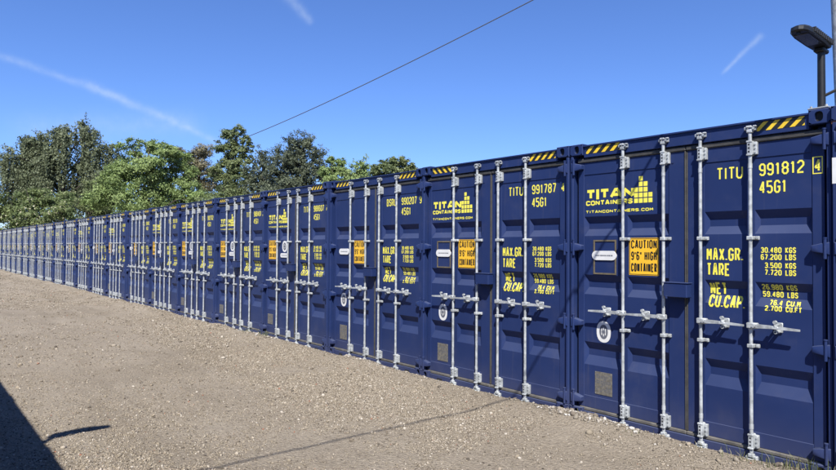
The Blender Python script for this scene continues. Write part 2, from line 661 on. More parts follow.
def door_mesh(mb, k):
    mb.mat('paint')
    (d0, d1), (p0, p1), (z0, z1) = DOOR[k], PANEL[k], PZ
    yb = .112
    mb.box(d0, p0, Y_FRAME, yb, DZ[0], DZ[1], .003)
    mb.box(p1, d1, Y_FRAME, yb, DZ[0], DZ[1], .003)
    mb.box(p0, p1, Y_FRAME, yb, DZ[0], z0, .003)
    mb.box(p0, p1, Y_FRAME, yb, z1, DZ[1], .003)
    # pressed sheet
    us = sorted({p0, p1} | {x for s_ in SECS[k] for x in s_})
    zs = sorted({z0, z1} | {r[0] for r in ROWS} | {r[3] for r in ROWS})
    for a, b in zip(us[:-1], us[1:]):
        for c, d in zip(zs[:-1], zs[1:]):
            row = next((r for r in ROWS if abs(r[0] - c) < 1e-6 and abs(r[3] - d) < 1e-6), None)
            sec = any(abs(s_[0] - a) < 1e-6 and abs(s_[1] - b) < 1e-6 for s_ in SECS[k])
            Y = Y_PANEL
            if not (row and sec):
                mb.face([(a, Y, c), (b, Y, c), (b, Y, d), (a, Y, d)])
                continue
            ai, bi, ci, di = a + SLU, b - SLU, row[1], row[2]
            D = Y + DEPTH
            mb.face([(ai, D, ci), (bi, D, ci), (bi, D, di), (ai, D, di)])
            mb.face([(a, Y, c), (b, Y, c), (bi, D, ci), (ai, D, ci)])
            mb.face([(a, Y, d), (b, Y, d), (bi, D, di), (ai, D, di)])
            mb.face([(a, Y, c), (ai, D, ci), (ai, D, di), (a, Y, d)])
            mb.face([(b, Y, c), (bi, D, ci), (bi, D, di), (b, Y, d)])
    mb.face([(p0, .110, z0), (p1, .110, z0), (p1, .110, z1), (p0, .110, z1)])
    if k == 0:   # small lug plates by the meeting edge
        mb.box(1.135, 1.150, .044, .050, 2.60, 2.615)


def seal_mesh(mb, k):
    d0, d1 = DOOR[k]
    mb.mat('rubber')
    e0, e1 = (d0 - .004, 1.270) if k == 0 else (1.272, d1 + .004)
    mb.box(e0, e1, .036, .095, DZ[1] + .001, DZ[1] + .046, .008)
    mb.mat('rubber_dusty')
    mb.box(e0, e1, .034, .095, DZ[0] - .036, DZ[0] - .001, .008)
    mb.mat('rubber')
    if k == 0:
        mb.box(d1 + .001, 1.271, .040, .095, DZ[0], DZ[1], .005)
        mb.box(d0 - .030, d0 - .002, .078, .114, DZ[0], DZ[1], .005)
    else:
        mb.box(1.2715, d0 - .001, .046, .095, DZ[0], DZ[1], .005)
        mb.box(d1 + .002, d1 + .022, .078, .114, DZ[0], DZ[1], .005)


def hinge_mesh(mb, s):
    """Hinge blade on the door, lug on the post and its pin; s=+1 for the left post."""
    mb.mat('paint')
    pr = [(.016, -.052), (.016, .052), (.060, .046), (.142, .026), (.148, .020), (.148, -.020), (.142, -.026), (.060, -.040)]
    y0, y1, c = -.004, .049, .006
    n = len(pr)
    cx, cz = .075, 0
    inn = [(cx + (x - cx) * .90, cz + (z - cz) * .84) for x, z in pr]
    vs = [(x * s, y0, z) for x, z in inn] + [(x * s, y0 + c, z) for x, z in pr] + [(x * s, y1, z) for x, z in pr]
    fs = [tuple(range(n))]
    for k in range(n):
        j = (k + 1) % n
        fs += [(k, j, n + j, n + k), (n + k, n + j, 2 * n + j, 2 * n + k)]
    mb.mesh(vs, fs)
    mb.cyl((.050 * s, .000, -.080), (.050 * s, .000, .080), .0125, n=10)
    mb.cyl((.050 * s, .000, .078), (.050 * s, .000, .088), .016, n=10)


def rod_mesh(mb):
    mb.mat('galv')
    mb.cyl((0, 0, .045), (0, 0, 2.800), .0150, n=14)
    for z in (1.13, .30, 2.50):
        mb.cyl((0, 0, z - .02), (0, 0, z + .02), .0178, n=14)


def cam_mesh(mb, top):
    """Cam end of the bar and the keeper claw it hooks into."""
    mb.mat('galv')
    d = 1 if top else -1
    z = 2.815 if top else .040

    def bz(a, b):
        return (z + d * a, z + d * b) if d > 0 else (z + d * b, z + d * a)
    z0, z1 = bz(-.035, -.004)
    mb.box(-.024, .024, -.022, .020, z0, z1, .006)
    z0, z1 = bz(-.010, .018)
    mb.box(-.045, -.022, -.016, .024, z0, z1, .005)
    z0, z1 = bz(-.018, .020)
    mb.box(.014, .050, -.014, .024, z0, z1, .006)
    z0, z1 = bz(.006, .026)
    mb.box(-.026, .022, -.028, -.004, z0, z1, .006)
    z0, z1 = bz(.010, .024)
    mb.box(.030, .062, -.026, .000, z0, z1, .005)
    mb.cyl((.036, -.018, z), (.036, -.026, z), .009, n=8)


def bracket_mesh(mb):
    """Bearing bracket next to the end of a bar: ribbed clamp and a bolted flange."""
    mb.mat('galv')
    mb.box(-.0205, .019, -.021, .050, -.064, .064, .006)
    mb.box(-.024, .022, -.025, -.004, -.064, -.048, .004)
    mb.box(-.024, .022, -.025, -.004, .048, .064, .004)
    mb.box(.022, .048, .012, .050, -.054, .054, .004)
    mb.box(.019, .024, -.010, .050, -.054, .054, .002)
    for z in (-.034, 0, .034):
        mb.cyl((.037, .013, z), (.037, .004, z), .007, n=8)
    mb.mat('dark')
    for z in (-.036, -.006, .024):
        mb.box(-.008, .005, -.0225, -.0205, z, z + .013)


def guide_mesh(mb):
    mb.mat('galv')
    mb.box(-.026, .025, -.023, .050, -.016, .016, .005)
    mb.box(.028, .058, .022, .050, -.016, .016, .004)
    mb.cyl((.044, .022, 0), (.044, .014, 0), .009, n=8)


def handle_mesh(mb, s):
    mb.mat('galv')

    def bx(a, b, *r):
        mb.box(min(a * s, b * s), max(a * s, b * s), *r)
    bx(-.026, .058, -.034, .022, -.024, .024, .006)
    mb.cyl((.036 * s, -.030, 0), (.036 * s, -.046, 0), .014, n=10)
    y = -.030
    vs = []
    for (a, hh, th, zo) in ((.050, .017, .009, 0), (.200, .012, .008, .003), (.250, .012, .007, .0), (.385, .008, .006, -.004)):
        vs += [(a * s, y - th, zo - hh), (a * s, y - th, zo + hh), (a * s, y + th, zo + hh), (a * s, y + th, zo - hh)]
    fs = [(0, 1, 2, 3), (12, 15, 14, 13)]
    for k in range(3):
        for q in range(4):
            fs.append((k * 4 + q, k * 4 + (q + 1) % 4, k * 4 + 4 + (q + 1) % 4, k * 4 + 4 + q))
    mb.mesh(vs, fs)


def catch_mesh(mb):
    """Handle catch and retainer: back plate, tongue over the handle, round seal eye below."""
    mb.mat('galv')
    mb.box(-.034, .034, .040, .050, -.046, .036, .004)
    mb.cyl((0, .045, -.038), (0, -.022, -.038), .015, n=14)
    mb.box(-.012, .012, -.026, .046, .010, .022, .004)
    mb.cyl((.002, -.036, .008), (.002, -.036, .044), .009, n=10)
    mb.cyl((.002, -.046, .044), (.002, -.020, .044), .014, n=14)
    mb.box(-.028, .028, -.042, -.036, -.014, .010, .003)
    mb.mat('dark')
    mb.cyl((0, -.0225, -.038), (0, -.0240, -.038), .006, n=10)


def lockbox_mesh(mb):
    mb.mat('paint')
    mb.box(1.105, 1.330, -.062, .034, 1.346, 1.476, .006)
    mb.box(1.097, 1.338, -.068, .034, 1.476, 1.484, .002)
    mb.box(1.125, 1.145, -.066, -.060, 1.33, 1.36, .002)
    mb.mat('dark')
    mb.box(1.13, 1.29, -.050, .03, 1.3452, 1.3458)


def stripes_mesh(mb, u0, u1, lean):
    mb.mat('black')
    z0, z1, y = 2.790, 2.864, .0205
    mb.face([(u0, y, z0), (u1, y, z0), (u1, y, z1), (u0, y, z1)])
    mb.mat('hazard_yellow')
    n = 4
    p = (u1 - u0) / n
    hh = z1 - z0
    for k in range(-1, n + 1):
        a = u0 + (k + .18) * p
        b = a + p * .44
        sl = lean * hh * 1.0
        pts = [(a - sl / 2, z0), (b - sl / 2, z0), (b + sl / 2, z1), (a + sl / 2, z1)]
        # clip to the strip
        def clip(pl, lim, keep):
            o = []
            for i in range(len(pl)):
                A, B = pl[i], pl[(i + 1) % len(pl)]
                ia, ib = keep(A[0], lim), keep(B[0], lim)
                if ia:
                    o.append(A)
                if ia != ib:
                    t = (lim - A[0]) / (B[0] - A[0])
                    o.append((lim, A[1] + t * (B[1] - A[1])))
            return o
        pts = clip(pts, u0, lambda x, l: x >= l)
        if len(pts) > 2:
            pts = clip(pts, u1, lambda x, l: x <= l)
        if len(pts) > 2:
            mb.face([(x, y - .001, z) for x, z in pts])


def wordmark_mesh(mb):
    mb.mat('yellow')
    q = []
    h, t = .104, .030
    x = .170
    for ch, wd in (('T', .118), ('I', .044), ('T', .118), ('A', .148), ('N', .122)):
        if ch == 'I':
            q += [(rect_q(x + .005, x + .039, 2.306, 2.410), 0)]
        else:
            q += text_quads(ch, x, 2.306, h, wd, t, 0)
        x += wd + .003
    decal(mb, q)


def subline_mesh(mb):
    mb.mat('yellow')
    decal(mb, text_quads('CONTAINERS', .170, 2.243, .052, .052, .0135, .0055, .548))


def address_mesh(mb):
    mb.mat('yellow')
    decal(mb, text_quads('TITANCONTAINERS.COM', .168, 2.162, .030, .034, .0076, .006, .77))


def squares_mesh(mb):
    mb.mat('yellow')
    q = []
    heights = (3, 5, 4, 2)
    for c_, n in enumerate(heights):
        for r in range(n):
            xx, zz = .735 + c_ * .0512, 2.244 + r * .0545
            q += [(rect_q(xx, xx + .0415, zz, zz + .0445), 0)]
    decal(mb, q)


def code_pieces(owner, serial, check):
    out = [('owner_' + owner, text_quads(owner, 1.550, 2.406, .108, .052, .0135, .009, .226)),
           ('serial_' + serial, text_quads(serial, 1.908, 2.412, .106, .052, .0140, .010, .345)),
           ('size_type', text_quads('45G1', 1.908, 2.262, .108, .052, .0140, .010, .215))]
    q = text_quads(check, 2.327, 2.413, .100, .046, .0130, .0)
    key = 'check_' + check
    if serial == '991812':
        a, b, c, d, t = 2.314, 2.386, 2.394, 2.532, .007
        out.append((key, q))
        q = [(rect_q(a, b, c, c + t), 0), (rect_q(a, b, d - t, d), 0), (rect_q(a, a + t, c + t, d - t), 0), (rect_q(b - t, b, c + t, d - t), 0)]
        key = 'check_box'
    return out + [(key, q)]


def weight_pieces():
    out = []
    for s_, z, h, wd, x in (('MAX.GR.', 1.690, .112, .318, 1.458), ('TARE', 1.556, .112, .205, 1.458), ('NET', 1.388, .108, .150, 1.474), ('CU.CAP.', 1.276, .108, .312, 1.474)):
        out.append(('w_' + s_, text_quads(s_, x, z, h, .05, .0160, .009, wd)))
    rows = ((1.762, '30.480', 'KGS'), (1.704, '67.200', 'LBS'), (1.634, '3.500', 'KGS'), (1.576, '7.720', 'LBS'),
            (1.452, '26.980', 'KGS'), (1.392, '59.480', 'LBS'), (1.326, '76.4', 'CU.M'), (1.278, '2.700', 'CU.FT'))
    for z, a, b in rows:
        h = .048 if z > 1.33 else .044
        wa = .162 * (sum(NARROW.get(ch, 1) for ch in a) / 5.35)
        out.append(('w_' + a, text_quads(a, 2.080 - wa, z, h, .027, .0085, .0045, wa)))
        q = text_quads(b, 2.108, z, h, .027, .0085, .0045, .080 if len(b) == 3 else (.105 if len(b) == 4 else .120))
        out.append(('w_%s_%d' % (b, z * 1000), q))
    return out


def decal_mesh(mb, q):
    mb.mat('yellow')
    decal(mb, q)


def sign_mesh(mb, u0, z0):
    mb.mat('amber')
    wd, hh = .316, .366
    y = Y_PANEL - .003
    mb.box(u0, u0 + wd, y, y + .0025, z0, z0 + hh)


def sign_text_mesh(mb, u0, z0):
    y = Y_PANEL - .0042
    mb.mat('black')
    q = []
    for s_, z in (('CAUTION', .262), ('9\'6" HIGH', .148), ('CONTAINER', .034)):
        q += text_quads(s_, u0 + .022, z0 + z, .084, .04, .0125, .007, .276)
    for qq, li in q:
        mb.face([(p[0], y - .0004 * li, p[1]) for p in qq])
    t = .005
    a, b, c, d = u0 + .006, u0 + .310, z0 + .006, z0 + .360
    for r in ((a, b, c, c + t), (a, b, d - t, d), (a, a + t, c + t, d - t), (b - t, b, c + t, d - t)):
        mb.face([(r[0], y, r[2]), (r[1], y, r[2]), (r[1], y, r[3]), (r[0], y, r[3])])


def emblem_mesh(mb, cx, cz, rx, rz):
    y = Y_PANEL
    mb.mat('white')
    mb.face([(x, y - .0015, z) for x, z in oval_pts(cx, cz, rx, rz, 32, 2.3)])
    mb.mat('greyprint')
    mb.face([(x, y - .0025, z) for x, z in oval_pts(cx, cz, rx * .60, rz * .68, 28)])
    mb.mat('white')
    for k in (-1, 0, 1):
        xx = cx + k * rx * .26
        hh = rz * (.42 if k == 0 else .30)
        mb.face([(xx - rx * .06, y - .0035, cz - hh), (xx + rx * .06, y - .0035, cz - hh), (xx + rx * .06, y - .0035, cz + hh), (xx - rx * .06, y - .0035, cz + hh)])
    mb.mat('greyprint')
    mb.face([(x, y - .0045, z) for x, z in oval_pts(cx, cz, rx * .26, rz * .16, 16)])


def pill_mesh(mb, u0, u1, z0, z1):
    y = Y_PANEL - .012
    mb.mat('white')
    rz = (z1 - z0) / 2
    pts = []
    for k in range(9):
        t = math.pi / 2 + math.pi * k / 8
        pts.append((u0 + rz + rz * math.cos(t), (z0 + z1) / 2 + rz * math.sin(t)))
    for k in range(9):
        t = -math.pi / 2 + math.pi * k / 8
        pts.append((u1 - rz + rz * math.cos(t), (z0 + z1) / 2 + rz * math.sin(t)))
    n = len(pts)
    mb.face([(x, y, z) for x, z in pts])
    for k in range(n):
        j = (k + 1) % n
        mb.face([(pts[k][0], y, pts[k][1]), (pts[j][0], y, pts[j][1]), (pts[j][0], y + .0115, pts[j][1]), (pts[k][0], y + .0115, pts[k][1])])
    mb.mat('greyprint')
    r = random.Random(3)
    x = u0 + .045
    while x < u1 - .05:
        a = r.uniform(.006, .014)
        mb.face([(x, y - .001, (z0 + z1) / 2 - .007), (x + a, y - .001, (z0 + z1) / 2 - .007), (x + a, y - .001, (z0 + z1) / 2 + .006), (x, y - .001, (z0 + z1) / 2 + .006)])
        x += a + r.uniform(.003, .006)


def holder_mesh(mb, u0, u1, z0, z1):
    """Frame of the document holder behind the white plate."""
    mb.mat('brass')
    t, y0, y1 = .016, Y_PANEL - .007, Y_PANEL - .001
    mb.box(u0, u1, y0, y1, z0, z0 + t)
    mb.box(u0, u1, y0, y1, z1 - t, z1)
    mb.box(u0, u0 + t, y0, y1, z0 + t, z1 - t)
    mb.box(u1 - t, u1, y0, y1, z0 + t, z1 - t)


def dataplate_mesh(mb, u0, u1, z0, z1):
    mb.mat('plate')
    y = Y_PANEL - .004
    mb.box(u0, u1, y, y + .0035, z0, z1)
    mb.mat('greyprint')
    r = random.Random(5)
    z = z1 - .03
    while z > z0 + .02:
        x = u0 + .015
        while x < u1 - .03:
            a = r.uniform(.012, .05)
            if r.random() < .75:
                mb.face([(x, y - .0008, z), (min(x + a, u1 - .012), y - .0008, z), (min(x + a, u1 - .012), y - .0008, z + .006), (x, y - .0008, z + .006)])
            x += a + .006
        z -= .017
    mb.mat('galv_dull')
    for u in (u0 + .008, u1 - .008):
        for zz in (z0 + .008, z1 - .008):
            mb.cyl((u, y + .001, zz), (u, y - .002, zz), .004, n=6)


ROD_U = (0.643, 1.073, 1.428, 1.858)
HINGE_Z = (2.655, 1.800, 1.005, .205)


def build_container(loc, rz, label, owner, serial, check, style, lean=1, group=None):
    root = empty('shipping_container', loc, rz)
    props(root, label, 'container', group)
    P = lambda name, key, fn, parent=root, at=None, smooth=False: link(name, cached(key, fn, smooth), parent, at)
    P('body', 'container_body', body_mesh)
    for top in (0, 1):
        z = H - .118 + .004 if top else 0.0
        for s in (0, 1):
            P('corner_casting', 'corner_casting_%d%d' % (top, s), lambda mb: casting_mesh(mb, s, not top), root, (0 if s == 0 else W - .162, 0, z))
    P('corner_post', 'corner_post_l', post_mesh)

    def post_r(mb):
        post_mesh(mb)
        mb.v = [(W - x, y, z) for x, y, z in mb.v]
    P('corner_post', 'corner_post_r', post_r)
    hd = P('header_rail', 'header_rail', header_mesh)
    P('hazard_stripe', 'hazard_l%d' % lean, lambda mb: stripes_mesh(mb, .196, .600, lean), hd)
    P('hazard_stripe', 'hazard_r', lambda mb: stripes_mesh(mb, 1.905, 2.270, 1), hd)
    P('door_sill', 'door_sill', sill_mesh)
    doors = []
    for k in (0, 1):
        d = P('door', 'door_%d' % k, lambda mb: door_mesh(mb, k))
        doors.append(d)
        P('door_seal', 'door_seal_%d' % k, lambda mb: seal_mesh(mb, k), d)
        for z in HINGE_Z:
            P('hinge', 'hinge_%d' % k, lambda mb: hinge_mesh(mb, 1 if k == 0 else -1), d, (0 if k == 0 else W, 0, z), True)
    for i, u in enumerate(ROD_U):
        r = P('locking_bar', 'locking_bar', rod_mesh, root, (u, 0.0, 0), True)
        P('cam', 'cam_top', lambda mb: cam_mesh(mb, True), r)
        P('cam', 'cam_bottom', lambda mb: cam_mesh(mb, False), r)
        for z in (2.650, .175):
            P('bearing_bracket', 'bearing_bracket', bracket_mesh, r, (0, 0, z))
        for z in (1.887, .977):
            P('guide_clamp', 'guide_clamp', guide_mesh, r, (0, 0, z))
        s = -1 if i < 2 else 1
        P('handle', 'bar_handle_%d' % s, lambda mb: handle_mesh(mb, s), r, (0, 0, 1.150), True)
        P('handle_catch', 'handle_catch', catch_mesh, r, (.200 * s, 0, 1.152), True)
    P('lock_box', 'lock_box', lockbox_mesh)
    if owner:
        for key, q in code_pieces(owner, serial, check) + weight_pieces():
            P('lettering', 'lettering_' + key, lambda mb: decal_mesh(mb, q), doors[1])
    if style in ('A', 'C'):
        P('lettering', 'wordmark', wordmark_mesh, doors[0])
        P('lettering', 'subline', subline_mesh, doors[0])
        P('lettering', 'web_address', address_mesh, doors[0])
        P('stepped_logo', 'stepped_logo', squares_mesh, doors[0])
    if style == 'C':
        su, sz = .190, 1.550
    else:
        su, sz = .680, 1.532
    sg = P('caution_sign', 'caution_sign_%s' % (style == 'C'), lambda mb: sign_mesh(mb, su, sz))
    P('lettering', 'caution_text_%s' % (style == 'C'), lambda mb: sign_text_mesh(mb, su, sz), sg)
    if style == 'C':
        P('emblem', 'emblem_c', lambda mb: emblem_mesh(mb, .842, 1.800, .098, .106))
        P('white_plate', 'white_plate_c', lambda mb: pill_mesh(mb, .690, 1.000, 1.590, 1.672))
        P('data_plate', 'data_plate_c', lambda mb: dataplate_mesh(mb, .170, .385, .285, .480))
    else:
        P('emblem', 'emblem_a', lambda mb: emblem_mesh(mb, .385, .932, .084, .110))
        P('white_plate', 'white_plate_a', lambda mb: pill_mesh(mb, .250, .540, 1.672, 1.768))
        P('data_plate', 'data_plate_a', lambda mb: dataplate_mesh(mb, .283, .486, .282, .515))
        if style == 'A':
            P('document_holder', 'document_holder', lambda mb: holder_mesh(mb, .264, .534, 1.524, 1.881))
    return root


# ------------------------------------------------------------------ ground
def vnoise(x, y, seed):
    xi, yi = np.floor(x).astype(int), np.floor(y).astype(int)
    fx, fy = x - xi, y - yi
    fx, fy = fx * fx * (3 - 2 * fx), fy * fy * (3 - 2 * fy)

    def hsh(a, b):
        n = (a * 374761393 + b * 668265263 + seed * 974711) & 0x7fffffff
        n = ((n ^ (n >> 13)) * 1274126177) & 0x7fffffff
        return ((n ^ (n >> 16)) & 0xffff) / 65535.0
    return (hsh(xi, yi) * (1 - fx) + hsh(xi + 1, yi) * fx) * (1 - fy) + (hsh(xi, yi + 1) * (1 - fx) + hsh(xi + 1, yi + 1) * fx) * fy


def ground_z(x, y):
    x, y = np.asarray(x, float), np.asarray(y, float)
    z = (vnoise(x * .35, y * .35, 1) - .5) * .05 + (vnoise(x * 1.3, y * 1.3, 2) - .5) * .022 + (vnoise(x * 4.1, y * 4.1, 3) - .5) * .016 + (vnoise(x * 11, y * 11, 4) - .5) * .010
    # spoil heaped loosely against the containers
    m = np.exp(-((y + .10) / .28) ** 2) * (.030 + .060 * vnoise(x * 1.1, y * .5, 5) ** 1.5 + .016 * vnoise(x * 5, y * 5, 6) + .02 * np.exp(-((x + 2.3) / .5) ** 2))
    z = z * np.clip((-y) / .6, .35, 1) + m - .012
    under = (y > .0) & (y < 14)
    under |= (y < -6.05)
    return np.where(under, np.minimum(z, -.02), z)


def axis(lo, d0, d1, hi, step):
    a = list(np.arange(d0, d1 + 1e-6, step))
    s, v = step, d0
    left = []
    while v > lo:
        s *= 1.12
        v -= s
        left.append(v)
    s, v = step, d1
    right = []
    while v < hi:
        s *= 1.12
        v += s
        right.append(v)
    return np.array(left[::-1] + a + right)


def ground_material():
    m, t, bs = material('gravel_ground')
    geo = t.n.new('ShaderNodeNewGeometry').outputs['Position']
    a = t.step(t.noise(geo, .55, 5, .6), .35, .68)
    b = t.step(t.noise(geo, 2.6, 5, .65), .35, .7)
    fine = t.noise(geo, 30, 6, .72)
    vf = t.noise(geo, 95, 3, .7)
    col = t.mix(a, (.246, .209, .162, 1), (.284, .245, .194, 1))
    col = t.mix(t.m('MULTIPLY', b, .45), col, (.220, .188, .147, 1))
    col = t.mix(t.m('MULTIPLY', t.step(fine, .52, .66), .75), col, (.35, .305, .24, 1))
    col = t.mix(t.m('MULTIPLY', t.m('SUBTRACT', 1.0, t.step(fine, .34, .46)), .70), col, (.070, .056, .042, 1))
    col = t.mix(t.m('MULTIPLY', t.step(vf, .56, .68), .55), col, (.40, .355, .29, 1))
    mp = t.n.new('ShaderNodeMapping')
    mp.inputs['Scale'].default_value = (.16, 1.5, 1)
    mp.inputs['Rotation'].default_value = (0, 0, .06)
    t.l.new(geo, mp.inputs['Vector'])
    track = t.step(t.noise(mp.outputs[0], 1.0, 5, .6, .4), .50, .66)
    col = t.mix(t.m('MULTIPLY', track, .35), col, (.135, .110, .080, 1))
    pat = t.step(t.noise(geo, .28, 4, .55, .5), .46, .66)
    col = t.mix(t.m('MULTIPLY', pat, .40), col, (.165, .136, .100, 1))
    brick = t.m('MULTIPLY', t.step(t.noise(geo, 1.3, 4, .6), .70, .76), t.step(fine, .45, .6))
    col = t.mix(t.m('MULTIPLY', brick, .55), col, (.26, .13, .085, 1))
    t.l.new(col, bs.inputs['Base Color'])
    bs.inputs['Roughness'].default_value = .95
    bs.inputs['Specular IOR Level'].default_value = .15
    vor = t.n.new('ShaderNodeTexVoronoi')
    t.l.new(geo, vor.inputs['Vector'])
    vor.inputs['Scale'].default_value = 42
    h = t.m('ADD', t.m('MULTIPLY', t.m('SUBTRACT', 1.0, vor.outputs['Distance']), .6), t.m('MULTIPLY', fine, 1.2))
    h = t.m('ADD', h, t.m('MULTIPLY', vf, .4))
    bp = t.n.new('ShaderNodeBump')
    bp.inputs['Strength'].default_value = .9
    bp.inputs['Distance'].default_value = .028
    t.l.new(h, bp.inputs['Height'])
    t.l.new(bp.outputs['Normal'], bs.inputs['Normal'])
    return m


M['ground'] = ground_material()
gx = axis(-420, -18, 2.6, 260, .055)
gy = axis(-260, -5.9, .35, 420, .05)
GXX, GYY = np.meshgrid(gx, gy)
GZZ = ground_z(GXX, GYY)
nx, ny = len(gx), len(gy)
co = np.stack([GXX, GYY, GZZ], -1).reshape(-1, 3)
idx = np.arange(nx * ny).reshape(ny, nx)
quads = np.stack([idx[:-1, :-1], idx[:-1, 1:], idx[1:, 1:], idx[1:, :-1]], -1).reshape(-1, 4)


def np_mesh(name, co, faces, mats, smooth=False):
    me = bpy.data.meshes.new(name)
    k = faces.shape[1]
    me.vertices.add(len(co))
    me.vertices.foreach_set('co', co.astype(np.float32).ravel())
    me.loops.add(faces.size)
    me.loops.foreach_set('vertex_index', faces.astype(np.int32).ravel())
    me.polygons.add(len(faces))
    me.polygons.foreach_set('loop_start', np.arange(0, faces.size, k, dtype=np.int32))
    me.polygons.foreach_set('loop_total', np.full(len(faces), k, np.int32))
    for m in mats:
        me.materials.append(m)
    me.update(calc_edges=True)
    if smooth:
        me.polygons.foreach_set('use_smooth', [True] * len(me.polygons))
    return me


props(link('ground', np_mesh('ground', co, quads, [M['ground']], True)), 'sandy grey brown gravel yard in front of the containers', None, None, 'structure')


# ------------------------------------------------------------------ loose stones on the yard
def stone_material(name, cols):
    m, t, bs = material(name)
    g = t.n.new('ShaderNodeNewGeometry')
    rp = t.n.new('ShaderNodeValToRGB')
    rp.color_ramp.interpolation = 'CONSTANT'
    el = rp.color_ramp.elements
    while len(el) < len(cols):
        el.new(0.5)
    for e, (p, c) in zip(el, cols):
        e.position = p
        e.color = c + (1,)
    t.l.new(g.outputs['Random Per Island'], rp.inputs['Fac'])
    t.l.new(rp.outputs['Color'], bs.inputs['Base Color'])
    bs.inputs['Roughness'].default_value = .9
    bs.inputs['Specular IOR Level'].default_value = .2
    return m


M['stones'] = stone_material('loose_stones', [(0, (.200, .170, .128)), (.30, (.245, .208, .160)), (.58, (.30, .262, .21)), (.74, (.135, .112, .086)), (.86, (.36, .325, .275)), (.93, (.085, .072, .058)), (.993, (.25, .12, .08))])
M['rubble'] = stone_material('pale_rubble', [(0, (.20, .175, .14)), (.40, (.27, .245, .21)), (.65, (.13, .11, .088)), (.88, (.40, .38, .35))])

OCT = np.array([(1, 0, 0), (-1, 0, 0), (0, 1, 0), (0, -1, 0), (0, 0, 1), (0, 0, -1)], float)
ICO_V, ICO_F = None, None
bm_ = bmesh.new()
bmesh.ops.create_icosphere(bm_, subdivisions=1, radius=1.0)
ICO_V = np.array([v.co[:] for v in bm_.verts])
ICO_F = np.array([[v.index for v in f.verts] for f in bm_.faces])
bm_.free()
OCT_F = np.array([(0, 2, 4), (2, 1, 4), (1, 3, 4), (3, 0, 4), (2, 0, 5), (1, 2, 5), (3, 1, 5), (0, 3, 5)])


def rand_rot(n):
    q = rng.normal(size=(n, 4))
    q /= np.linalg.norm(q, axis=1)[:, None]
    a, b, c, d = q.T
    return np.stack([np.stack([1 - 2 * (c * c + d * d), 2 * (b * c - a * d), 2 * (b * d + a * c)], -1),
                     np.stack([2 * (b * c + a * d), 1 - 2 * (b * b + d * d), 2 * (c * d - a * b)], -1),
                     np.stack([2 * (b * d - a * c), 2 * (c * d + a * b), 1 - 2 * (b * b + c * c)], -1)], -2)


def scatter(x, y, size, base_v, base_f, sink=.25, squash=(.45, .8)):
    n = len(x)
    z = ground_z(x, y)
    V = base_v[None] * (1 + rng.uniform(-.28, .28, (n, len(base_v), 1)))
    V = V * np.stack([np.ones(n), rng.uniform(.55, .95, n), rng.uniform(squash[0], squash[1], n)], -1)[:, None, :]
    ang = rng.uniform(0, 2 * math.pi, n)
    c, s = np.cos(ang), np.sin(ang)
    X = V[..., 0] * c[:, None] - V[..., 1] * s[:, None]
    Yv = V[..., 0] * s[:, None] + V[..., 1] * c[:, None]
    tilt = rng.uniform(-.35, .35, n)[:, None]
    Z = V[..., 2] + X * tilt
    out = np.stack([X, Yv, Z], -1) * size[:, None, None]
    out += np.stack([x, y, z + size * sink], -1)[:, None, :]
    F = base_f[None] + (np.arange(n) * len(base_v))[:, None, None]
    return out.reshape(-1, 3), F.reshape(-1, 3)


def yard_points(n, x0, x1, y0, y1, dens):
    x = rng.uniform(x0, x1, n)
    y = rng.uniform(y0, y1, n)
    p = vnoise(x * .9, y * .9, 21) * .6 + vnoise(x * 2.7, y * 2.7, 22) * .4
    lane = vnoise(x * .12 + 3, y * .75 + x * .03, 23)          # lanes worn bare by wheels
    k = rng.uniform(0, 1, n) < np.clip((p - dens) * 3.0 + .35, .06, 1) * np.clip(-.15 + 2.3 * lane, .16, 1)
    return x[k], y[k]


sets = []
x, y = yard_points(17000, -9, 1.4, -5.4, -.02, .45)
sets.append((x, y, np.clip(rng.lognormal(math.log(.0095), .42, len(x)), .005, .028), ICO_V, ICO_F))
n_ = 420
x, y = rng.uniform(-13, 1.2, n_), rng.uniform(-5.3, -.05, n_)
sets.append((x, y, np.clip(rng.lognormal(math.log(.016), .40, n_), .009, .042), ICO_V, ICO_F))
x, y = yard_points(300000, -9, 1.4, -5.4, -.02, .30)
sets.append((x, y, np.clip(rng.lognormal(math.log(.0068), .38, len(x)), .003, .018), OCT, OCT_F))
x, y = yard_points(120000, -26, -9, -6.0, -.02, .35)
sets.append((x, y, np.clip(rng.lognormal(math.log(.0115), .38, len(x)), .006, .035), OCT, OCT_F))
x, y = yard_points(30000, -56, -26, -6.0, -.02, .5)
sets.append((x, y, np.clip(rng.lognormal(math.log(.017), .38, len(x)), .01, .05), OCT, OCT_F))
vs, fs, off = [], [], 0
for s_ in sets:
    v_, f_ = scatter(*s_)
    vs.append(v_)
    fs.append(f_ + off)
    off += len(v_)
props(link('gravel', np_mesh('gravel', np.concatenate(vs), np.concatenate(fs), [M['stones']])), 'loose stones scattered over the gravel yard', None, None, 'stuff')

# pale broken concrete heaped along the foot of the containers, thickest by the second gap
n = 900
x = np.concatenate([rng.normal(-2.32, .20, 330), rng.normal(-2.10, .30, 170), rng.uniform(-12, 0.6, n - 500)])
y = -np.abs(rng.normal(.02, .08, n)) - .015
keep = (x < .9)
sz = np.clip(rng.lognormal(math.log(.0125), .45, n), .005, .040)
v_, f_ = scatter(x[keep], y[keep], sz[keep], ICO_V, ICO_F, .35)
props(link('rubble', np_mesh('rubble', v_, f_, [M['rubble']])), 'pale broken rubble heaped along the foot of the container doors', None, None, 'stuff')

